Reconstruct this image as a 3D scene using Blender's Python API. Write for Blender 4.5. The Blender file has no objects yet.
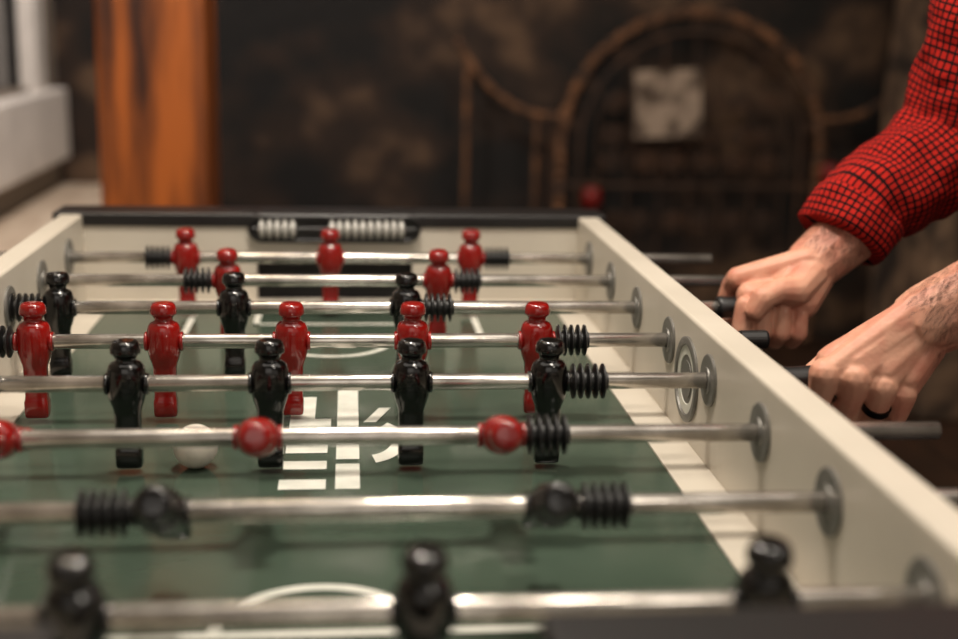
import bpy, bmesh, math, random
import numpy as np
from mathutils import Vector, Matrix, noise
random.seed(3)
C=bpy.context; D=bpy.data
sc=C.scene
sc.view_settings.view_transform='Standard'

# ------------------------------------------------------------ camera solve (least squares on table landmarks)
def camR(yaw,pitch,roll):
    def rx(a): c,s=math.cos(a),math.sin(a); return np.array([[1,0,0],[0,c,-s],[0,s,c]])
    def rz(a): c,s=math.cos(a),math.sin(a); return np.array([[c,-s,0],[s,c,0],[0,0,1]])
    return rz(-yaw)@rx(math.pi/2-pitch)@rz(roll)
def proj(P,X):
    R=camR(P[3],P[4],P[5]); pc=R.T@(np.array(X,float)-np.array(P[:3]))
    return np.array([479+P[6]*pc[0]/-pc[2], 319.5-P[6]*pc[1]/-pc[2]])
ROD_Y=[.525-.15*i for i in range(8)]
RZ=.90
right=[(588,255),(612,280),(637,307),(670,340),(709,382),(762,433),(830,503)]
left=[(70,259),(42,281),(8,308)]
leftline={3:341,4:387,5:440,6:511}
def resid(P):
    r=[]
    for i,p in enumerate(right): r+=list(proj(P,(.34,ROD_Y[i],RZ))-np.array(p))
    for i,p in enumerate(left): r+=list(proj(P,(-.34,ROD_Y[i],RZ))-np.array(p))
    for i,y in leftline.items():
        a=proj(P,(-.34,ROD_Y[i],RZ)); b=proj(P,(.34,ROD_Y[i],RZ))
        r.append(a[1]+(b[1]-a[1])*(0-a[0])/(b[0]-a[0])-y)
    return np.array(r)
P=np.array([.007,-1.305,1.235,math.radians(5.9),math.radians(12.7),0,1394.])
for it in range(40):
    r=resid(P); J=np.zeros((len(r),7))
    for k in range(7):
        h=1e-5*max(1,abs(P[k])); Q=P.copy(); Q[k]+=h; J[:,k]=(resid(Q)-r)/h
    A=J.T@J; P=P-np.linalg.solve(A+np.diag(np.diag(A))*1e-4,J.T@r)
cam=D.cameras.new('camera'); camo=D.objects.new('camera',cam); C.collection.objects.link(camo)
R=camR(P[3],P[4],P[5])
M=Matrix([list(map(float,R[i]))+[float(P[i])] for i in range(3)]+[[0,0,0,1]])
camo.matrix_world=M
cam.sensor_width=36; cam.lens=float(P[6])*36/958; cam.clip_start=.02
cam.dof.use_dof=True; cam.dof.aperture_fstop=2.6
fp=R.T@(np.array([.05,.03,.91])-P[:3]); cam.dof.focus_distance=float(-fp[2])
sc.camera=camo

# ------------------------------------------------------------ helpers
def lin(c):
    return tuple(((v/255)/12.92 if v/255<=.04045 else ((v/255+.055)/1.055)**2.4) for v in c)+(1,)
def pbr(name,col,rough=.5,metal=0,col2=None,scale=20,bump=0,bscale=None,coat=0,sss=0,stretch=None,detail=4,emit=0,spec=None,lo=.35,hi=.65,trans=0):
    m=D.materials.new(name); m.use_nodes=True; nt=m.node_tree; b=nt.nodes['Principled BSDF']
    b.inputs['Base Color'].default_value=lin(col); b.inputs['Roughness'].default_value=rough; b.inputs['Metallic'].default_value=metal
    b.inputs['Coat Weight'].default_value=coat; b.inputs['Coat Roughness'].default_value=.06
    if spec is not None: b.inputs['Specular IOR Level'].default_value=spec
    if trans: b.inputs['Transmission Weight'].default_value=trans
    if sss: b.inputs['Subsurface Weight'].default_value=sss; b.inputs['Subsurface Scale'].default_value=.006; b.inputs['Subsurface Radius'].default_value=(1,.35,.2)
    tc=nt.nodes.new('ShaderNodeTexCoord'); mp=nt.nodes.new('ShaderNodeMapping'); nt.links.new(tc.outputs['Object'],mp.inputs['Vector'])
    if stretch: mp.inputs['Scale'].default_value=stretch
    nz=nt.nodes.new('ShaderNodeTexNoise'); nz.inputs['Scale'].default_value=scale; nz.inputs['Detail'].default_value=detail
    nt.links.new(mp.outputs['Vector'],nz.inputs['Vector'])
    cr=nt.nodes.new('ShaderNodeValToRGB'); cr.name='ramp'; cr.color_ramp.elements[0].position=lo; cr.color_ramp.elements[1].position=hi
    c2=col2 or tuple(max(0,v*.93) for v in col)
    cr.color_ramp.elements[0].color=lin(c2); cr.color_ramp.elements[1].color=lin(col)
    nt.links.new(nz.outputs['Fac'],cr.inputs['Fac']); nt.links.new(cr.outputs['Color'],b.inputs['Base Color'])
    if bump:
        n2=nt.nodes.new('ShaderNodeTexNoise'); n2.inputs['Scale'].default_value=bscale or scale*3; n2.inputs['Detail'].default_value=5
        nt.links.new(mp.outputs['Vector'],n2.inputs['Vector'])
        bp=nt.nodes.new('ShaderNodeBump'); bp.inputs['Strength'].default_value=bump; bp.inputs['Distance'].default_value=.01
        nt.links.new(n2.outputs['Fac'],bp.inputs['Height']); nt.links.new(bp.outputs['Normal'],b.inputs['Normal'])
    return m
def add(name,me,mat=None,parent=None,label=None,cat=None,group=None,struct=False,loc=None,smooth=False):
    o=D.objects.new(name,me); C.collection.objects.link(o)
    if mat is not None and me is not None and len(me.materials)==0: me.materials.append(mat)
    if parent: o.parent=parent
    if label: o['label']=label
    if cat: o['category']=cat
    if group: o['group']=group
    if struct: o['kind']='structure'
    if loc: o.location=loc
    if smooth and me:
        for p in me.polygons: p.use_smooth=True
    return o
def mesh_from(bm,name='m'):
    bmesh.ops.recalc_face_normals(bm,faces=bm.faces[:])
    me=D.meshes.new(name); bm.to_mesh(me); bm.free(); return me
def box(bm,x0,x1,y0,y1,z0,z1,bev=0):
    r=bmesh.ops.create_cube(bm,size=1); vs=r['verts']
    for v in vs:
        v.co=Vector(((x0+x1)/2+v.co.x*(x1-x0),(y0+y1)/2+v.co.y*(y1-y0),(z0+z1)/2+v.co.z*(z1-z0)))
    if bev:
        es=list({e for v in vs for e in v.link_edges})
        bmesh.ops.bevel(bm,geom=es,offset=bev,segments=3,affect='EDGES',profile=.5)
def boxm(*a,**k):
    bm=bmesh.new(); box(bm,*a,**k); return mesh_from(bm)
def rings(bm,rl,cap=True,closed=True,uvv=None):
    V=[[bm.verts.new(p) for p in r] for r in rl]
    n=len(rl[0]); uv=bm.loops.layers.uv.verify() if uvv else None
    for i in range(len(V)-1):
        for j in range(n):
            k=(j+1)%n
            f=bm.faces.new((V[i][j],V[i][k],V[i+1][k],V[i+1][j]))
            if uvv:
                us=[(uvv[i][0]*j/n,uvv[i][1]),(uvv[i][0]*(j+1)/n,uvv[i][1]),(uvv[i+1][0]*(j+1)/n,uvv[i+1][1]),(uvv[i+1][0]*j/n,uvv[i+1][1])]
                for l,u in zip(f.loops,us): l[uv].uv=u
    if cap:
        bm.faces.new(V[0][::-1]); bm.faces.new(V[-1])
def sup(a,e):
    c,s=math.cos(a),math.sin(a)
    return (math.copysign(abs(c)**(2/e),c),math.copysign(abs(s)**(2/e),s))
def loft_z(bm,secs,n=28):
    rl=[]
    for z,rx,ry,e,yo in secs:
        rl.append([Vector((rx*sup(2*math.pi*j/n,e)[0],yo+ry*sup(2*math.pi*j/n,e)[1],z)) for j in range(n)])
    rings(bm,rl)
def revolve_x(bm,prof,n=28,org=(0,0,0)):
    rl=[]
    for x,r in prof:
        rl.append([Vector((org[0]+x,org[1]+r*math.cos(2*math.pi*j/n),org[2]+r*math.sin(2*math.pi*j/n))) for j in range(n)])
    rings(bm,rl)
def frames(pts):
    pts=[Vector(p) for p in pts]; T=[]
    for i in range(len(pts)):
        a=pts[max(0,i-1)]; b=pts[min(len(pts)-1,i+1)]; T.append((b-a).normalized())
    N=T[0].cross(Vector((0.13,.99,.05))); N.normalize(); out=[]
    for i,t in enumerate(T):
        N=(N-t*N.dot(t)).normalized(); out.append((pts[i],t,N,t.cross(N)))
    return out
def tube(bm,pts,rad,n=16,ecc=1.0,uv=False,wr=0,wscale=22,cap=True):
    fr=frames(pts); rl=[]; uvv=[]; L=0
    for i,(p,t,N,B) in enumerate(fr):
        if i: L+=(p-fr[i-1][0]).length
        r=rad[i] if hasattr(rad,'__len__') else rad
        ring=[]
        for j in range(n):
            a=2*math.pi*j/n; d=N*math.cos(a)+B*math.sin(a)*ecc
            q=p+d*r
            if wr: q=p+d*(r+wr*noise.noise(q*wscale)+wr*.35*noise.noise(q*wscale*2.3+Vector((5,2,L*10))))
            ring.append(q)
        rl.append(ring); uvv.append((2*math.pi*r if not uv else uv,L))
    rings(bm,rl,cap=cap,uvv=uvv if uv else None)
def interp(pts,rad,step):
    pts=[Vector(p) for p in pts]; P_=[pts[0]*2-pts[1]]+pts+[pts[-1]*2-pts[-2]]; R_=[rad[0]]+list(rad)+[rad[-1]]
    op=[];orr=[]
    for i in range(1,len(P_)-2):
        m=max(2,int((P_[i+1]-P_[i]).length/step))
        for k in range(m):
            t=k/m; a,b,c,d=P_[i-1],P_[i],P_[i+1],P_[i+2]
            op.append(.5*((2*b)+(c-a)*t+(2*a-5*b+4*c-d)*t*t+(3*b-a-3*c+d)*t**3))
            s=t*t*(3-2*t); orr.append(R_[i]*(1-s)+R_[i+1]*s)
    op.append(pts[-1]); orr.append(rad[-1]); return op,orr

# ------------------------------------------------------------ materials
m_panel=pbr('pale_cream_laminate',(200,192,178),.42,col2=(189,181,167),scale=6,bump=.02,bscale=60)
m_cap=pbr('black_plastic',(17,14,14),.42,scale=30,bump=.03)
m_outer=pbr('dark_cabinet_laminate',(34,28,26),.5,scale=9)
m_chrome=pbr('worn_chrome',(216,210,202),.20,metal=.82,col2=(150,144,136),scale=22,bump=.04,bscale=60,detail=7,spec=.7)
m_steel=pbr('dull_steel',(118,116,111),.45,metal=.35,scale=50)
m_red=pbr('red_plastic',(140,18,13),.16,col2=(120,14,11),scale=30,coat=.4,spec=.5)
m_blk=pbr('black_figure_plastic',(8,7,7),.17,scale=30,coat=.25,spec=.45)
m_rub=pbr('black_rubber',(20,19,19),.42,scale=60)
m_white=pbr('white_paint',(215,214,204),.45,col2=(192,194,184),scale=40,bump=.02)
m_bead=pbr('silver_grey_plastic',(186,184,178),.35,scale=60)
m_ball=pbr('white_ball_plastic',(222,214,202),.45,col2=(204,196,184),scale=60,bump=.05,sss=.1)
m_dark=pbr('dark_void',(8,7,7),.8,scale=20)
m_field=pbr('green_playfield',(66,80,68),.17,col2=(58,71,60),scale=5,detail=6,bump=.008,bscale=60,spec=.5)

# ------------------------------------------------------------ FOOSBALL TABLE
FZ=.82; TOP=.941; W=.34; TH=.030; YN=-.622; YF=.625
table=add('foosball_table',None,label='pale cream and black foosball table with green playfield and eight rods',cat='foosball table')
add('playfield',boxm(-W,W,YN,YF,FZ-.012,FZ),m_field,table,label='dark green playing surface')
for s in (1,-1):
    bm=bmesh.new(); box(bm,min(s*.302,s*W),max(s*.302,s*W),YN,YF,FZ-.002,FZ+.0022,bev=.0008)
    add('border_strip',mesh_from(bm),m_panel,table,label='pale strip along the playfield edge')
for a,b in ((YF-.035,YF),(YN,YN+.035)):
    bm=bmesh.new(); box(bm,-.302,.302,a,b,FZ-.002,FZ+.002,bev=.0008)
    add('border_strip',mesh_from(bm),m_panel,table)
for s in (1,-1):
    x0,x1=sorted((s*W,s*(W+TH)))
    add('side_panel',boxm(x0,x1,YN-.06,YF+.06,.70,TOP,bev=.0035),m_panel,table,label='pale cream laminate side panel')
    x0,x1=sorted((s*(W+TH),s*(W+TH+.004)))
    add('side_cladding',boxm(x0,x1,YN-.06,YF+.06,.70,TOP-.02),m_outer,table)
for sy,y in ((1,YF),(-1,YN)):
    a,b=sorted((y,y+sy*.022)); bm=bmesh.new()
    N=.108
    box(bm,-W,-N,a,b,.70,TOP-.004); box(bm,N,W,a,b,.70,TOP-.004)
    box(bm,-N,N,a,b,.887,.908); box(bm,-N,N,a,b,.70,FZ)
    add('end_panel',mesh_from(bm),m_panel,table,label='pale cream end panel with goal opening')
    a,b=sorted((y+sy*.022,y+sy*.12)); bm=bmesh.new()
    box(bm,-N,N,a,b,FZ-.05,.885)
    add('goal_box',mesh_from(bm),m_dark,table,label='dark goal pocket')
    a,b=sorted((y-sy*.004,y+sy*.068)); bm=bmesh.new()
    XO=W+TH+.010
    for x0,x1 in ((-XO,-N),(N,XO)):
        box(bm,x0,x1,a,b,TOP-.016,TOP+.003,bev=.004)
    a,b=sorted((y+sy*.055,y+sy*.068)); box(bm,-XO,-N,a,b,.70,TOP-.01); box(bm,N,XO,a,b,.70,TOP-.01); box(bm,-N,N,a,b,.70,.900)
    if sy>0: box(bm,-N-.002,N+.002,y-.0035,y+.068,.922,TOP+.003,bev=.004)
    add('end_cap',mesh_from(bm),m_cap,table,label='black plastic end rail')
add('cabinet_base',boxm(-W,W,YN,YF,.70,.712),m_outer,table)
for sx in (-1,1):
    for sy in (-1,1):
        bm=bmesh.new(); loft_z(bm,[(0,.04,.04,8,0),(.02,.042,.042,8,0),(.03,.036,.036,8,0),(.72,.05,.05,8,0)],n=24)
        add('leg',mesh_from(bm),m_outer,table,loc=(sx*.30,sy*.56,0))
def disc_ring(bm,x,y,z,sx,prof,n=40):
    rl=[[Vector((x+sx*px,y+r*math.cos(2*math.pi*j/n),z+r*math.sin(2*math.pi*j/n))) for j in range(n)] for px,r in prof]
    rings(bm,rl)
for y in ROD_Y:
    for s in (1,-1):
        bm=bmesh.new(); disc_ring(bm,s*W,y,RZ,-s,[(-.002,.0235),(.0018,.0235),(.0026,.0225),(.0026,.0120),(.0040,.0115),(.0040,.0078),(0,.0078)])
        add('rod_bearing',mesh_from(bm),m_steel,table,label='grey round rod bearing')
for s in (1,-1):
    bm=bmesh.new(); disc_ring(bm,s*W,.0,RZ-.02,-s,[(-.001,.041),(.0022,.041),(.003,.039),(.003,.034),(.0005,.033)])
    sr=add('serve_ring',mesh_from(bm),m_steel,table,label='metal ring of the ball serving hole')
    bm=bmesh.new(); disc_ring(bm,s*W,.0,RZ-.02,-s,[(-.001,.033),(.0012,.033),(.0012,.024),(.0002,.023)])
    add('serve_cup',mesh_from(bm),m_white,sr)
    bm=bmesh.new(); disc_ring(bm,s*W,.0,RZ-.02,-s,[(-.001,.018),(.0014,.018),(.0014,.001)])
    add('serve_hole',mesh_from(bm),m_steel,sr)
def flat(bm,poly,z=FZ+.0006):
    bm.faces.new([bm.verts.new((x,y,z)) for x,y in poly])
def arc(bm,cx,cy,r,w,a0,a1,n=48,ey=1):
    for i in range(n):
        t0=a0+(a1-a0)*i/n; t1=a0+(a1-a0)*(i+1)/n
        flat(bm,[(cx+r*math.cos(t0),cy+ey*r*math.sin(t0)),(cx+(r+w)*math.cos(t0),cy+ey*(r+w)*math.sin(t0)),(cx+(r+w)*math.cos(t1),cy+ey*(r+w)*math.sin(t1)),(cx+r*math.cos(t1),cy+ey*r*math.sin(t1))])
def rect(bm,x0,x1,y0,y1): flat(bm,[(x0,y0),(x1,y0),(x1,y1),(x0,y1)])
for s in (1,-1):
    bm=bmesh.new(); e=.585*s; f=.385*s
    for x in (-.185,.185): rect(bm,x-.004,x+.004,*sorted((e,f)))
    rect(bm,-.189,.189,*sorted((f,f+.008*s)))
    for x in (-.1,.1): rect(bm,x-.004,x+.004,*sorted((e,.48*s)))
    rect(bm,-.104,.104,*sorted((.48*s,.488*s)))
    arc(bm,0,f,.062,.009,math.pi if s>0 else 0,2*math.pi if s>0 else math.pi)
    add('field_line',mesh_from(bm),m_white,table,label='white penalty box lines')
bm=bmesh.new()
# worn white lengthwise lettering at midfield (reads along the table)
for r in [(-.040,.000,-.124,-.100),(-.038,.000,-.074,-.052),(-.038,.000,-.030,-.006),
          (-.038,-.014,.040,.150),(-.014,.002,.040,.074),
          (.008,.029,-.124,-.060),(.008,.029,-.048,.205)]:
    rect(bm,*r)
arc(bm,.034,.006,.026,.013,-math.pi*.42,math.pi*.30,n=28,ey=1.7)
flat(bm,[(.034,.062),(.046,.062),(.062,.110),(.050,.110)])
add('field_lettering',mesh_from(bm),m_white,table,label='white worn lettering printed along midfield')
sc_o=add('score_counter',None,None,table,label='silver grey score beads on a bar in rounded frame')
BZ=.924
bm=bmesh.new(); revolve_x(bm,[(-.112,.003),(.112,.003)],n=12,org=(0,YF-.012,BZ)); add('counter_bar',mesh_from(bm),m_cap,sc_o)
bm=bmesh.new(); pth=[]
hx,hz=.099,.0165
for k in range(13): a=-math.pi/2+math.pi*k/12; pth.append((hx+hz*math.cos(a),YF-.008,BZ+hz*math.sin(a)))
for k in range(13): a=math.pi/2+math.pi*k/12; pth.append((-hx+hz*math.cos(a),YF-.008,BZ+hz*math.sin(a)))
pth.append(pth[0]); tube(bm,pth,.0032,n=10)
f1=[bm.verts.new((p[0],YF-.0045,p[2])) for p in pth[:-1]]; bm.faces.new(f1)
add('counter_frame',mesh_from(bm),m_cap,sc_o)
bm=bmesh.new(); revolve_x(bm,[(-.0046,.0045),(-.0034,.008),(-.0016,.0126),(.0016,.0126),(.0034,.008),(.0046,.0045)],n=24)
beadme=mesh_from(bm)
for i,x in enumerate([-.099+.0104*k for k in range(5)]+[-.004+.0106*k for k in range(10)]):
    add('score_bead',beadme,m_bead,sc_o,loc=(x,YF-.012,BZ),group='silver grey score beads')

# ------------------------------------------------------------ RODS WITH PLAYERS
def player_mesh(mat):
    bm=bmesh.new()
    S=[(.0385,.002,.002,2,0),(.0384,.0070,.0070,2,0),(.0376,.0098,.0098,2,0),(.0355,.0115,.0115,2,0),(.0325,.0124,.0124,2,0),(.0290,.0128,.0128,2,0),
       (.0272,.0126,.0126,2,0),(.0262,.0108,.0108,2,0),(.0235,.0092,.0092,2,0),(.0212,.0086,.0086,2,0),(.0200,.0096,.0094,2,0),(.0184,.0128,.0122,2,0),(.0160,.0146,.0138,2,0),
       (.0120,.0158,.0148,2.1,0),(.004,.0164,.0153,2.1,0),(-.004,.0163,.0152,2.1,0),(-.011,.0155,.0142,2.2,0),(-.0165,.0140,.0124,2.3,0),(-.0215,.0122,.0102,2.5,0),
       (-.0255,.0112,.0088,3,0),(-.028,.0112,.0084,3.4,0),(-.040,.0108,.0074,4,0),(-.052,.0104,.0070,4.5,0),(-.056,.0106,.0076,5,0),(-.0585,.0112,.0092,6,0),(-.070,.0112,.0086,6,0),(-.0735,.0108,.0074,6,0),(-.0745,.0098,.0062,6,0)]
    loft_z(bm,S[::-1],n=32)
    for s in (-1,1): revolve_x(bm,[(s*.0145,.0090),(s*.0172,.0096),(s*.0182,.0090),(s*.0182,.0074)],n=24)
    me=mesh_from(bm); me.materials.append(mat)
    for p in me.polygons: p.use_smooth=True
    return me
pm={'red':player_mesh(m_red),'black':player_mesh(m_blk)}
bm=bmesh.new(); prof=[(-.0165,.0080)]
for k in range(5):
    x=-.0162+k*.0066
    prof+=[(x,.0082),(x+.0012,.0140),(x+.0018,.0156),(x+.0030,.0156),(x+.0036,.0140),(x+.0048,.0082)]
prof+=[(.0165,.0082),(.0168,.0078)]
revolve_x(bm,prof,n=32); bumper_me=mesh_from(bm); bumper_me.materials.append(m_rub)
def handle_me(L):
    bm=bmesh.new(); k=L/.126
    revolve_x(bm,[(0,.009),(.001*k,.0120),(.006*k,.0130),(.02*k,.0118),(.05*k,.0132),(.085*k,.0132),(.108*k,.0118),(.118*k,.0130),(.124*k,.0125),(.126*k,.009)],n=28)
    me=mesh_from(bm); me.materials.append(m_rub)
    for p in me.polygons: p.use_smooth=True
    return me
hm=handle_me(.126); hm3=handle_me(.088); hm5=handle_me(.104)
rods=[
 ('red',[-.191,-.005,.180],4,.506),('red',[-.124,.127],8,.512),('black',[-.289,-.104,.082],0,.505),
 ('red',[-.280,-.158,-.036,.082,.205],0,.437),('black',[-.294,-.169,-.048,.074,.195],0,.490),
 ('red',[-.238,-.048,.136],72,.484),('black',[-.099,.152],62,.60),('black',[-.122,.060,.247],10,.60)]
for i,(col,xs,ang,xe) in enumerate(rods):
    y=ROD_Y[i]
    bm=bmesh.new(); r=.0072
    x0=-.60 if col=='red' else -.48
    prof=[(x0,.006),(x0+.0005,r),(xe-.0008,r),(xe,r-.001),(xe,.0050),(xe-.02,.0050),(xe-.02,.001)]
    revolve_x(bm,prof,n=28,org=(0,0,0)); me=mesh_from(bm)
    for p in me.polygons: p.use_smooth=len(p.vertices)==4
    rod=add('foosball_rod',me,m_chrome,loc=(0,y,RZ),cat='foosball rod',group='foosball rods across the table',
        label='chrome foosball rod carrying %s %s player figures'%({2:'two',3:'three',5:'five'}[len(xs)],col)+(' tilted heads-forward' if ang>40 else ''))
    for x in xs:
        p=D.objects.new('player_figure',pm[col]); C.collection.objects.link(p); p.parent=rod; p.location=(x,0,0); p.rotation_euler=(math.radians(ang+random.uniform(-2,2)),0,0); p['label']=col+' plastic player figure'
    for s,x in ((-1,min(xs)),(1,max(xs))):
        bx=x+s*.0355
        if bx<-.322: bx=-.3225
        if abs(bx-x)<.030 or i==7: continue
        b=D.objects.new('rubber_bumper',bumper_me); C.collection.objects.link(b); b.parent=rod; b.location=(bx,0,0)
    if col=='black':
        h=D.objects.new('handle',{2:hm3,4:hm5}.get(i,hm)); C.collection.objects.link(h); h.parent=rod; h.location=({2:.430,4:.396}.get(i,.49),0,0)
    else:
        h=D.objects.new('handle',hm); C.collection.objects.link(h); h.parent=rod; h.location=(-.60,0,0)
        if i==3:
            bm=bmesh.new(); revolve_x(bm,[(.412,.0082),(.4125,.0095),(.438,.0098),(.4405,.0088),(.4405,.001)],n=24)
            add('end_tip',mesh_from(bm),m_rub,rod,smooth=False,label='black rubber rod tip')
bm=bmesh.new(); bmesh.ops.create_uvsphere(bm,u_segments=40,v_segments=24,radius=.0195)
for v in bm.verts:
    v.co*=1+.006*noise.noise(v.co*260)
add('foosball',mesh_from(bm),m_ball,loc=(-.114,-.064,FZ+.0196),label='off-white foosball resting on the green playfield',cat='ball',smooth=True)

# ------------------------------------------------------------ PERSON
m_skin=pbr('skin',(206,152,126),.55,col2=(188,120,98),scale=30,bump=.08,bscale=300,sss=.08,detail=7,lo=.32,hi=.6)
m_nail=pbr('fingernail',(210,160,138),.4,scale=40)
m_hair=pbr('brown_hair',(50,33,24),.6,scale=80,bump=.4)
m_armhair=pbr('fine_brown_hair',(78,50,36),.7,scale=80)
m_denim=pbr('dark_denim',(30,36,52),.8,col2=(22,27,40),scale=60,bump=.2)
m_shoe=pbr('brown_leather',(60,38,26),.5,scale=30,bump=.1)
m_ring=pbr('dark_ring',(18,18,20),.3,metal=.6,scale=30)
m_eye=pbr('eye_white',(225,220,215),.2,scale=30)
def capsule(bm,a,b,ra,rb,sub=2):
    t=bmesh.new()
    for c,r in ((a,ra),(b,rb)):
        bmesh.ops.create_icosphere(t,subdivisions=sub,radius=r,matrix=Matrix.Translation(Vector(c)))
    res=bmesh.ops.convex_hull(t,input=t.verts[:])
    bmesh.ops.delete(t,geom=list({g for g in res['geom_interior']+res['geom_unused'] if isinstance(g,bmesh.types.BMVert)}),context='VERTS')
    me=D.meshes.new('t'); t.to_mesh(me); t.free(); bm.from_mesh(me); D.meshes.remove(me)
def chain(bm,pts,rad):
    for i in range(len(pts)-1): capsule(bm,pts[i],pts[i+1],rad[i],rad[i+1])
def remesh(bm,vox,it=4,fac=.5):
    me=D.meshes.new('r'); bm.to_mesh(me); bm.free()
    o=D.objects.new('r',me); C.collection.objects.link(o)
    m=o.modifiers.new('v','REMESH'); m.mode='VOXEL'; m.voxel_size=vox
    s=o.modifiers.new('s','SMOOTH'); s.factor=fac; s.iterations=it
    C.view_layer.update(); dg=C.evaluated_depsgraph_get()
    out=D.meshes.new_from_object(o.evaluated_get(dg)); D.objects.remove(o); return out
def cyl(yc,ang,r,x): # around a handle axis; angle 0=up, positive toward +y
    a=math.radians(ang); return Vector((x,yc+r*math.sin(a),RZ+r*math.cos(a)))
nails=[]
# --- right hand on the third rod (palm side and thumb toward the near end of the table)
bmR=bmesh.new(); y3=ROD_Y[2]
wR=Vector((.540,.230,.951)); 
fx=[.452,.474,.496,.516]; sc_=[1.04,1.07,1.03,.92]; pm_=None
for k,x in enumerate(fx):
    s=sc_[k]; dz=Vector((0,0,-.0014*k))
    mc=cyl(y3,22+3*k,.033,x+.004); k1=cyl(y3,54,.034,x+.002); pip=cyl(y3,92+3*k,.033,x-.001); m1=cyl(y3,128,.032,x-.001)
    dip=cyl(y3,168,.0315,x-.001)+dz; m2=cyl(y3,205,.0345,x-.001)+dz; d2=cyl(y3,240,.0370,x-.001)+dz; tip=cyl(y3,284+[4,4,0,-4][k],.0330,x)
    chain(bmR,[mc,k1,pip,m1,dip,m2,d2,tip],[q*s for q in [.0128,.0112,.0114,.0106,.0114,.0106,.0116,.0096]])
    base=wR+Vector((-.012,(-.014+.010*k),.004-.002*k))
    capsule(bmR,mc,base,.0130*s,.017)
    if k: capsule(bmR,(mc+pm_)/2+Vector((.010,0,.001)),base,.0130,.017)
    pm_=mc
    an=280+[4,4,0,-4][k]; nv=cyl(y3,an,1,0)-Vector((0,y3,RZ))
    nails.append((cyl(y3,an,.0330+.0091*s,x),nv,.0043*s))
for a,b,ra,rb in (((.476,y3+.006,RZ+.028),(-.010,-.006,-.002),.017,.022),((.496,y3+.010,RZ+.028),(-.006,.004,-.006),.018,.022),((.508,y3-.014,RZ+.026),(0,-.008,-.006),.023,.025),((.520,y3-.022,RZ+.012),(0,-.008,-.010),.021,.024),((.464,y3-.012,RZ+.016),(-.02,-.02,-.03),.016,.018)):
    capsule(bmR,a,wR+Vector(b),ra,rb)
chain(bmR,[wR+Vector((-.010,-.018,-.010)),(.508,y3-.034,RZ+.026),(.486,y3-.042,RZ+.028),(.468,y3-.047,RZ+.021),(.460,y3-.047,RZ+.006)],[.022,.0180,.0138,.0138,.0113])
elR=Vector((.722,.300,1.085)); shR=Vector((.765,.245,1.375))
fa=[wR,wR.lerp(elR,.12),wR.lerp(elR,.45),wR.lerp(elR,.75),elR]
chain(bmR,fa,[.0310,.0330,.040,.042,.041]); chain(bmR,[elR,elR.lerp(shR,.5),shR],[.041,.048,.055])
capsule(bmR,wR+Vector((0,-.008,-.004)),wR.lerp(elR,.3)+Vector((0,-.012,-.002)),.027,.034)
meR=remesh(bmR,.0014,5)
# --- left hand on the fifth rod (back of the hand toward the near end of the table)
bmL=bmesh.new(); y5=ROD_Y[4]
wL=Vector((.522,-.103,.962))
mx=[.430,.454,.478,.500]; mz=[.917,.915,.908,.900]; my=[-.117,-.124,-.125,-.119]
mcs=[Vector(v) for v in zip(mx,my,mz)]
for k in range(4):
    s=[1.04,1.07,1.03,.92][k]; x=mx[k]-.002
    mc=mcs[k]
    p1=Vector((x+.001,my[k]+.005,mz[k]-.021)); pip=Vector((x+.001,my[k]+.019,.872+[.003,0,0,.003][k])); d1=cyl(y5,-182,.0290,x); dip=cyl(y5,-208,.026,x); tip=cyl(y5,-262,.024,x)
    chain(bmL,[mc,p1,pip,d1,dip,tip],[q*s for q in [.0142,.0104,.0118,.0098,.0092,.0078]])
    base=wL+Vector((-.012+.004*k,-.004,.009-.011*k))
    capsule(bmL,mc,base,.0112*s,.0165)
    if k:
        capsule(bmL,(mc+mcs[k-1])/2+Vector((.014,.0030,.010)),base+Vector((0,.000,.005)),.0135*s,.017)
    if k==2: ringc=mc.lerp(p1,.98); ringd=(pip-mc).normalized()
for a,b in (((.446,y5-.018,RZ+.020),(-.010,.004,-.006)),((.474,y5-.024,RZ+.014),(-.008,-.002,-.014)),((.496,y5-.020,RZ+.012),(-.004,.000,-.014)),((.503,y5-.028,RZ-.000),(-.002,0,-.020))):
    capsule(bmL,a,wL+Vector(b),.017,.023)
chain(bmL,[wL+Vector((-.016,.014,-.006)),(.486,y5+.022,RZ+.030),(.462,y5+.026,RZ+.014),(.444,y5+.025,RZ+.0)],[.017,.0135,.0112,.0095])
elL=Vector((.735,-.13,1.075)); shL=Vector((.80,-.15,1.375))
chain(bmL,[wL,wL.lerp(elL,.12),wL.lerp(elL,.42),wL.lerp(elL,.75),elL],[.0310,.0335,.0405,.0435,.041]); chain(bmL,[elL,elL.lerp(shL,.5),shL],[.041,.048,.055])
capsule(bmL,wL+Vector((0,.003,-.014)),wL.lerp(elL,.3)+Vector((0,0,-.010)),.023,.032)
meL=remesh(bmL,.0014,4)
def hairs(bm,me,w,el,t0,t1,count,face):
    polys=[p for p in me.polygons]; ax=(el-w); L2=ax.length_squared; n=0; tries=0
    while n<count and tries<count*60:
        tries+=1; p=random.choice(polys); c=p.center; t=(c-w).dot(ax)/L2
        if not(t0<t<t1): continue
        if p.normal.z+(-p.normal.y)*.6<.1: continue
        if random.random()>(t-t0)/.12+.15: continue
        d=(-ax.normalized()*.8+Vector((0,-.3,-.5))+Vector((random.uniform(-.4,.4),random.uniform(-.4,.4),random.uniform(-.4,.4)))+p.normal*.3).normalized()
        l=random.uniform(.005,.011); side=d.cross(p.normal).normalized()*.00015
        a=c+p.normal*.0; m=a+d*l*.5+p.normal*.001; e=a+d*l
        v=[bm.verts.new(q) for q in (a-side,a+side,m+side*.7,m-side*.7,e)]
        bm.faces.new(v[:4]); bm.faces.new((v[3],v[2],v[4])); n+=1
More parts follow.
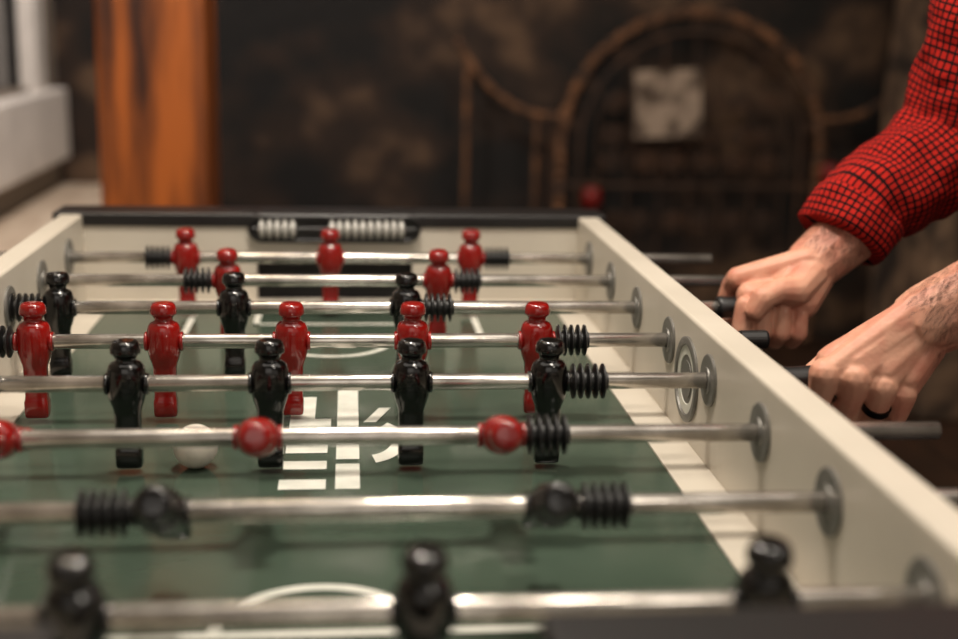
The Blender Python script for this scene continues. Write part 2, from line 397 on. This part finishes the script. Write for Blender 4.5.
bmh=bmesh.new(); hairs(bmh,meL,wL,elL,-.05,.75,5200,1); hairs(bmh,meR,wR,elR,-.02,.35,2000,1)
hair_me=D.meshes.new('hairs'); bmh.to_mesh(hair_me); bmh.free()
# --- rest of body
bmB=bmesh.new()
hip=Vector((1.02,.05,.93)); chest=Vector((.90,.05,1.27)); neck=Vector((.83,.05,1.45)); hd=Vector((.775,.05,1.575))
chain(bmB,[hip+Vector((0,-.06,0)),chest+Vector((0,-.07,0))],[.12,.12]); chain(bmB,[hip+Vector((0,.06,0)),chest+Vector((0,.07,0))],[.12,.12])
chain(bmB,[shL+Vector((.02,.03,0)),neck,shR+Vector((.02,-.03,0))],[.06,.065,.06]); capsule(bmB,neck,hd+Vector((.03,0,-.03)),.055,.055)
capsule(bmB,hd+Vector((.02,0,.03)),hd+Vector((-.005,0,.035)),.082,.075); capsule(bmB,hd+Vector((-.045,0,-.04)),hd+Vector((-.01,0,-.03)),.040,.055)
capsule(bmB,hd+Vector((-.088,0,.022)),hd+Vector((-.102,0,-.006)),.008,.012)
for s in (-1,1):
    capsule(bmB,hd+Vector((.015,s*.080,.01)),hd+Vector((.022,s*.084,-.02)),.014,.010)
    hp=hip+Vector((0,s*.09,-.02)); kn=Vector((.98,.05+s*.11,.50)); an=Vector((1.03,.05+s*.12,.09))
    chain(bmB,[hp,kn,an],[.09,.058,.042]); capsule(bmB,an,Vector((.86,.05+s*.13,.045)),.045,.035)
capsule(bmB,hd+Vector((-.083,-.016,-.046)),hd+Vector((-.083,.016,-.046)),.008,.008)
meB=remesh(bmB,.006,5)
bm=bmesh.new(); bm.from_mesh(meR); bm.from_mesh(meL); bm.from_mesh(meB); mb=D.meshes.new('body'); bm.to_mesh(mb); bm.free()
person=add('person',mb,m_skin,label='person in red checked shirt gripping two foosball rod handles',cat='person',smooth=True)
ah=add('arm_hair',hair_me,m_armhair,person); ah['kind']='stuff'
for k,(c,nrm,r) in enumerate(nails):
    bm=bmesh.new(); bmesh.ops.create_uvsphere(bm,u_segments=16,v_segments=10,radius=1)
    nrm=nrm.normalized(); tx=Vector((1,0,0)); tx=(tx-nrm*tx.dot(nrm)).normalized(); ty=nrm.cross(tx)
    for v in bm.verts:
        q=v.co.copy(); v.co=c-nrm*.0012+tx*q.x*r+ty*q.y*r*1.25+nrm*(q.z*.0011-(q.x*q.x)*.0014)
    add('fingernail',mesh_from(bm),m_nail,person,smooth=True)
fr=ringd.orthogonal().normalized(); fb=ringd.cross(fr); bm=bmesh.new(); rl=[]
for d,r in ((-.0026,.0098),(-.0030,.0124),(.0030,.0124),(.0026,.0098)):
    rl.append([ringc+ringd*d+(fr*math.cos(2*math.pi*j/32)+fb*math.sin(2*math.pi*j/32))*r for j in range(32)])
rings(bm,rl); add('finger_ring',mesh_from(bm),m_ring,person,label='dark band ring')
ms=D.materials.new('red_check_fabric'); ms.use_nodes=True; nt=ms.node_tree; b=nt.nodes['Principled BSDF']; b.inputs['Roughness'].default_value=.9; b.inputs['Specular IOR Level'].default_value=.15
uvn=nt.nodes.new('ShaderNodeUVMap'); sep=nt.nodes.new('ShaderNodeSeparateXYZ'); nt.links.new(uvn.outputs[0],sep.inputs[0])
def mnode(op,a,bv,c=None):
    n=nt.nodes.new('ShaderNodeMath'); n.operation=op
    for k,v in enumerate((a,bv)):
        if v is None: continue
        if isinstance(v,(int,float)): n.inputs[k].default_value=v
        else: nt.links.new(v,n.inputs[k])
    return n.outputs[0]
def line(o,p,w):
    f=mnode('FRACT',mnode('DIVIDE',o,p),None); return mnode('LESS_THAN',f,w)
lu=line(sep.outputs[0],.0080,.30); lv=line(sep.outputs[1],.0080,.30)
s_=mnode('ADD',lu,lv); f_=mnode('MULTIPLY',s_,.5)
cr=nt.nodes.new('ShaderNodeValToRGB'); cr.color_ramp.interpolation='CONSTANT'
cr.color_ramp.elements[0].color=lin((166,30,22)); cr.color_ramp.elements[1].position=.4; cr.color_ramp.elements[1].color=lin((36,8,9))
e=cr.color_ramp.elements.new(.9); e.color=lin((12,6,7))
nt.links.new(f_,cr.inputs[0]); nt.links.new(cr.outputs[0],b.inputs['Base Color'])
nz=nt.nodes.new('ShaderNodeTexNoise'); nz.inputs['Scale'].default_value=28; nz.inputs['Detail'].default_value=6; bp=nt.nodes.new('ShaderNodeBump'); bp.inputs['Strength'].default_value=.6; bp.inputs['Distance'].default_value=.012
tcn=nt.nodes.new('ShaderNodeTexCoord'); nt.links.new(tcn.outputs['Object'],nz.inputs['Vector']); nt.links.new(nz.outputs['Fac'],bp.inputs['Height']); nt.links.new(bp.outputs[0],b.inputs['Normal'])
bm=bmesh.new()
def sleeve(bm,w,el,sh,t0,er=.066):
    st=w.lerp(el,t0); ax=((el-w).normalized()+Vector((0,0,.50))).normalized()
    pts=[st,st+ax*.045,w.lerp(el,(t0+1)/2)+Vector((.0,0,.006)),el+Vector((.002,0,.0)),el.lerp(sh,.35),el.lerp(sh,.7),sh+Vector((.01,0,.01)),sh+Vector((.08,0,.0))]
    rad=[.050,.053,.059,er+.001,er+.001,.069,.074,.07]
    p,r=interp(pts,rad,.004)
    tube(bm,p,r,n=96,uv=.36,wr=.009,wscale=20,cap=False)
    q=[st-ax*.006,st-ax*.008,st-ax*.006,st+ax*.004,st+ax*.016,st+ax*.028,st+ax*.036,st+ax*.038]
    tube(bm,q,[.043,.0505,.0525,.0545,.0560,.0575,.0570,.050],n=96,uv=.36,wr=.008,wscale=20,cap=False)
sleeve(bm,wR,elR,shR,.21,.069)
sleeve(bm,wL,elL,shL,.55)
tp,tr=interp([hip+Vector((0,0,-.08)),hip,hip.lerp(chest,.5),chest,neck+Vector((.04,0,-.06)),neck+Vector((.0,0,.0))],[.15,.15,.145,.155,.11,.068],.01)
tube(bm,tp,tr,n=96,ecc=1.28,uv=1.0,wr=.006,wscale=12,cap=False)
me=mesh_from(bm); add('shirt',me,ms,person,label='red shirt with small black check and rolled cuffs',smooth=True)
bm=bmesh.new()
for s in (-1,1):
    p,r=interp([hip+Vector((0,s*.07,.02)),hip+Vector((0,s*.09,-.12)),(.98,.05+s*.11,.5),(1.03,.05+s*.12,.08)],[.125,.115,.08,.065],.02); tube(bm,p,r,n=40,wr=.005)
add('trousers',mesh_from(bm),m_denim,person,smooth=True)
for s in (-1,1):
    bm=bmesh.new(); p,r=interp([(1.09,.05+s*.12,.055),(1.02,.05+s*.12,.06),(.92,.05+s*.13,.05),(.83,.05+s*.135,.038)],[.04,.052,.05,.034],.01); tube(bm,p,r,n=28)
    for v in bm.verts: v.co.z=max(v.co.z,.0)
    add('shoe',mesh_from(bm),m_shoe,person,smooth=True)
    bm=bmesh.new(); bmesh.ops.create_uvsphere(bm,u_segments=20,v_segments=14,radius=.0125,matrix=Matrix.Translation(hd+Vector((-.074,s*.032,.025)))); add('eye',mesh_from(bm),m_eye,person,smooth=True)
bm=bmesh.new(); bmesh.ops.create_icosphere(bm,subdivisions=5,radius=1)
for v in bm.verts:
    q=v.co; k=1+.05*noise.noise(q*7); v.co=hd+Vector((.028,0,.052))+Vector((q.x*.094*k,q.y*.090*k,max(q.z,-.8)*.080*k))
add('hair',mesh_from(bm),m_hair,person,smooth=True)

# ------------------------------------------------------------ ROOM
m_floor=pbr('dark_plank_floor',(62,40,26),.5,col2=(34,22,15),scale=3,stretch=(8,1,1),bump=.1)
m_ceil=pbr('pale_plaster_ceiling',(170,158,142),.9,scale=4)
m_wall=pbr('plaster_wall',(130,118,106),.9,scale=4)
def stone(name,c1,c2,scale,bump=.5,lo=.4,hi=.68,c3=None):
    m=pbr(name,c1,.85,col2=c2,scale=scale,detail=9,bump=bump,bscale=scale*4,lo=lo,hi=hi)
    if c3:
        e=m.node_tree.nodes['ramp'].color_ramp.elements.new((lo+hi)/2); e.color=lin(c3)
    return m
m_stone=stone('dark_mottled_stone',(104,80,60),(13,10,9),3.6,bump=.8,lo=.40,hi=.70,c3=(44,30,21))  # near-black to brown stone, mottled at random
m_pier=stone('tan_rubble_stone',(140,112,88),(40,30,24),7)
BY=3.7
add('floor',boxm(-1.1,3.2,-3,BY+.2,-.1,0),m_floor,struct=True)
add('ceiling',boxm(-1.1,3.2,-3,BY+.2,2.7,2.8),m_ceil,struct=True)
add('wall_back',boxm(-1.1,3.2,BY,BY+.2,0,2.7),m_stone,struct=True)
add('wall_right',boxm(3.2,3.3,-3,BY+.2,0,2.7),m_wall,struct=True)
LX=-1.03
bm=bmesh.new(); box(bm,LX-.12,LX,-3,BY+.2,0,.96); box(bm,LX-.12,LX,-3,BY+.2,2.2,2.7); box(bm,LX-.12,LX,3.40,BY+.2,.96,2.2); box(bm,LX-.12,LX,-3,1.2,.96,2.2)
add('wall_left',mesh_from(bm),m_wall,struct=True)
m_wht=pbr('white_woodwork',(228,221,215),.5,scale=9)
m_glass=pbr('night_window_glass',(10,12,18),.1,scale=3)
win=add('window_1',None,struct=True)
bm=bmesh.new()
box(bm,LX-.03,LX+.025,3.30,3.44,.94,2.25,bev=.004); box(bm,LX-.03,LX+.025,1.12,1.24,.94,2.25,bev=.004); box(bm,LX-.03,LX+.025,1.12,3.44,2.17,2.28,bev=.004)
add('window_frame',mesh_from(bm),m_wht,win); add('window_pane',boxm(LX-.06,LX-.045,1.2,3.4,.96,2.2),m_glass,win)
add('trim_1',boxm(LX-.02,LX+.06,1.05,BY-.1,.70,.945,bev=.01),m_wht,struct=True)
m_bench=pbr('pale_wood',(205,188,168),.5,col2=(182,162,142),scale=5,stretch=(4,1,1))
bench=add('storage_bench',None,label='pale wooden bench under the window sill',cat='bench')
add('bench_top',boxm(LX+.01,LX+.37,1.2,BY-.05,.56,.60,bev=.006),m_bench,bench)
add('bench_body',boxm(LX+.01,LX+.33,1.25,BY-.1,0,.56,bev=.004),m_bench,bench)
m_wood=pbr('varnished_timber',(184,98,36),.45,col2=(62,28,11),scale=1.8,stretch=(11,11,1.1),bump=.2,bscale=14,lo=.34,hi=.60,detail=8)
bm=bmesh.new(); box(bm,-.117,.117,-.117,.117,0,2.7,bev=.012)
add('timber_post',mesh_from(bm),m_wood,loc=(-.400,1.82,0),label='orange-brown varnished square timber post from floor to ceiling',cat='post')
m_iron=pbr('rusty_iron',(124,84,54),.7,metal=0,col2=(50,34,25),scale=14,bump=.2)
gate=add('iron_fireplace_gate',None,label='rusty wrought iron gate with tall round arch',cat='gate')
GY=BY-.12; cx=1.28; rad=.49; zs=.76
bm=bmesh.new(); pts=[(cx-rad,GY,.02+k*(zs-.02)/60) for k in range(60)]+[(cx-rad*math.cos(t),GY,zs+rad*math.sin(t)) for t in [math.pi*k/120 for k in range(0,121)]]+[(cx+rad,GY,zs-k*(zs-.02)/60) for k in range(1,61)]
tube(bm,pts,[.019+.006*math.sin(k*1.9) for k in range(len(pts))],n=12); add('arch_frame',mesh_from(bm),m_iron,gate)
m_iron2=pbr('dark_iron',(74,48,30),.7,metal=0,col2=(44,29,20),scale=9)
bm=bmesh.new(); r2=rad-.07; pts=[(cx-r2,GY,.02),(cx-r2,GY,zs)]+[(cx-r2*math.cos(t),GY,zs+r2*math.sin(t)) for t in [math.pi*k/36 for k in range(1,36)]]+[(cx+r2,GY,zs),(cx+r2,GY,.02)]
tube(bm,pts,.008,n=10); add('arch_frame',mesh_from(bm),m_iron2,gate)
def scroll(c0,r,th=.005):
    bm=bmesh.new(); tube(bm,[c0+Vector((r*(1-.035*j)*math.cos(j*.5),0,r*(1-.035*j)*math.sin(j*.5))) for j in range(24)],th,n=8); add('scroll',mesh_from(bm),m_iron2,gate)
for k in range(9):
    t=math.pi*(k+.5)/9; rm=rad-.035; scroll(Vector((cx-rm*math.cos(t),GY,zs+rm*math.sin(t))),.024,.004)
for k in range(7):
    x=cx-rad+.14+k*.117; h=zs+math.sqrt(max(0,r2**2-(x-cx)**2))
    bm=bmesh.new(); tube(bm,[(x,GY,.02),(x,GY,h)],.004,n=10); add('picket',mesh_from(bm),m_iron2,gate)
    if k<6:
        for z in (.48,.70,.80,.92): scroll(Vector((x+.058+random.uniform(-.01,.01),GY,z)),.042,.007)
def dr(t): return 1.14-.27*(1-(1-t)**2.6)
for x in (.44,.70,.755):
    bm=bmesh.new(); tube(bm,[(x,GY,.02),(x,GY,dr((x-.40)/.40))],.010,n=10); add('picket',mesh_from(bm),m_iron if x!=.755 else m_iron2,gate)
for s,x0 in ((1,.40),(-1,2.16)):
    bm=bmesh.new(); tube(bm,[(x0+s*.40*t,GY,dr(t)) for t in [k/24 for k in range(25)]],[.013+.003*math.sin(k*1.9) for k in range(25)],n=10); add('curved_rail',mesh_from(bm),m_iron,gate)
for z in (.12,.62):
    bm=bmesh.new(); tube(bm,[(cx-rad,GY,z),(cx+rad,GY,z)],.008,n=10); add('cross_bar',mesh_from(bm),m_iron2,gate)
m_paper=pbr('faded_notice_paper',(158,140,124),.8,col2=(66,52,42),scale=12,lo=.40,hi=.56,detail=8)
bm=bmesh.new(); box(bm,-.124,.124,-.003,.003,-.122,.122)
bmesh.ops.subdivide_edges(bm,edges=bm.edges[:],cuts=6,use_grid_fill=True)
for v in bm.verts: v.co.y+=.012*math.sin(v.co.x*14)*v.co.z*4
o=add('paper_notice',mesh_from(bm),m_paper,loc=(1.175,GY-.03,.925),label='faded square paper notice hung on the iron gate',cat='notice'); o.rotation_euler=(0,math.radians(-3),0)
m_rg=pbr('red_glass',(120,18,13),.4,scale=20)
for x,z in ((.90,.585),(1.79,.68)):
    bm=bmesh.new(); loft_z(bm,[(-.04,.022,.022,2,0),(-.035,.032,.032,2,0),(.01,.036,.036,2,0),(.03,.028,.028,2,0),(.036,.02,.02,2,0)],n=24)
    L=add('red_lantern',mesh_from(bm),m_rg,loc=(x,GY-.070,z),label='small red glass lantern hung on the iron gate',cat='lantern',group='red lanterns on the gate',smooth=True)
    bm=bmesh.new(); tube(bm,[(0,0,.034),(0,.005,.07),(0,.035,.085),(0,.045,.08)],.003,n=8); h=add('lantern_hook',mesh_from(bm),m_iron2,L)
bm=bmesh.new(); box(bm,0,.5,0,.5,0,2.7,bev=.02)
bmesh.ops.subdivide_edges(bm,edges=bm.edges[:],cuts=12,use_grid_fill=True)
for v in bm.verts: v.co+=Vector((noise.noise(v.co*5),noise.noise(v.co*5+Vector((9,0,0))),0))*.03
add('stone_pier',mesh_from(bm),m_pier,loc=(1.80,2.6,0),label='rough tan rubble stone pier',cat='pillar',smooth=True)

# ------------------------------------------------------------ LIGHT
def area(name,loc,tgt,size,en,col,sy=None):
    l=D.lights.new(name,'AREA'); l.size=size; l.energy=en; l.color=col; o=D.objects.new(name,l); C.collection.objects.link(o); o.location=loc
    if sy: l.shape='RECTANGLE'; l.size_y=sy
    if tgt: o.rotation_euler=(Vector(tgt)-Vector(loc)).to_track_quat('-Z','Y').to_euler()
    return o
area('overhead_light',(.75,-.1,2.62),None,3.6,21,(1,.92,.82),sy=1.2)  # broad soft source, added and widened so the rods reflect it evenly
area('overhead_light',(0,.1,2.3),(0,.0,.8),.16,21,(1,.90,.78))
area('overhead_light',(.45,-.45,2.5),(.1,0,.8),.2,9,(1,.90,.78))
area('overhead_light',(.9,-1.3,2.4),(.45,.2,.9),.3,6,(1,.91,.80))  # extra unseen source, added to brighten rod ends beyond the right panel
area('room_light',(-.3,-2.4,2.1),(0,.3,.8),1.6,6,(1,.93,.85))
area('overhead_light',(1.2,1.8,2.6),(1.1,3.7,.8),.5,18,(1,.84,.66))  # added fill that lifts the back wall and gate, no fixture there
area('overhead_light',(-.5,.6,2.5),(-.38,1.7,1.0),.3,9,(1,.84,.64))  # warm fill added to light up the timber post
area('overhead_light',(-.45,2.4,2.5),(-.9,2.9,.8),.3,24,(1,.92,.86))  # added fill that whitens the window ledge and bench
w=D.worlds.new('world'); sc.world=w; w.use_nodes=True; w.node_tree.nodes['Background'].inputs[0].default_value=(.54,.48,.41,1); w.node_tree.nodes['Background'].inputs[1].default_value=.95
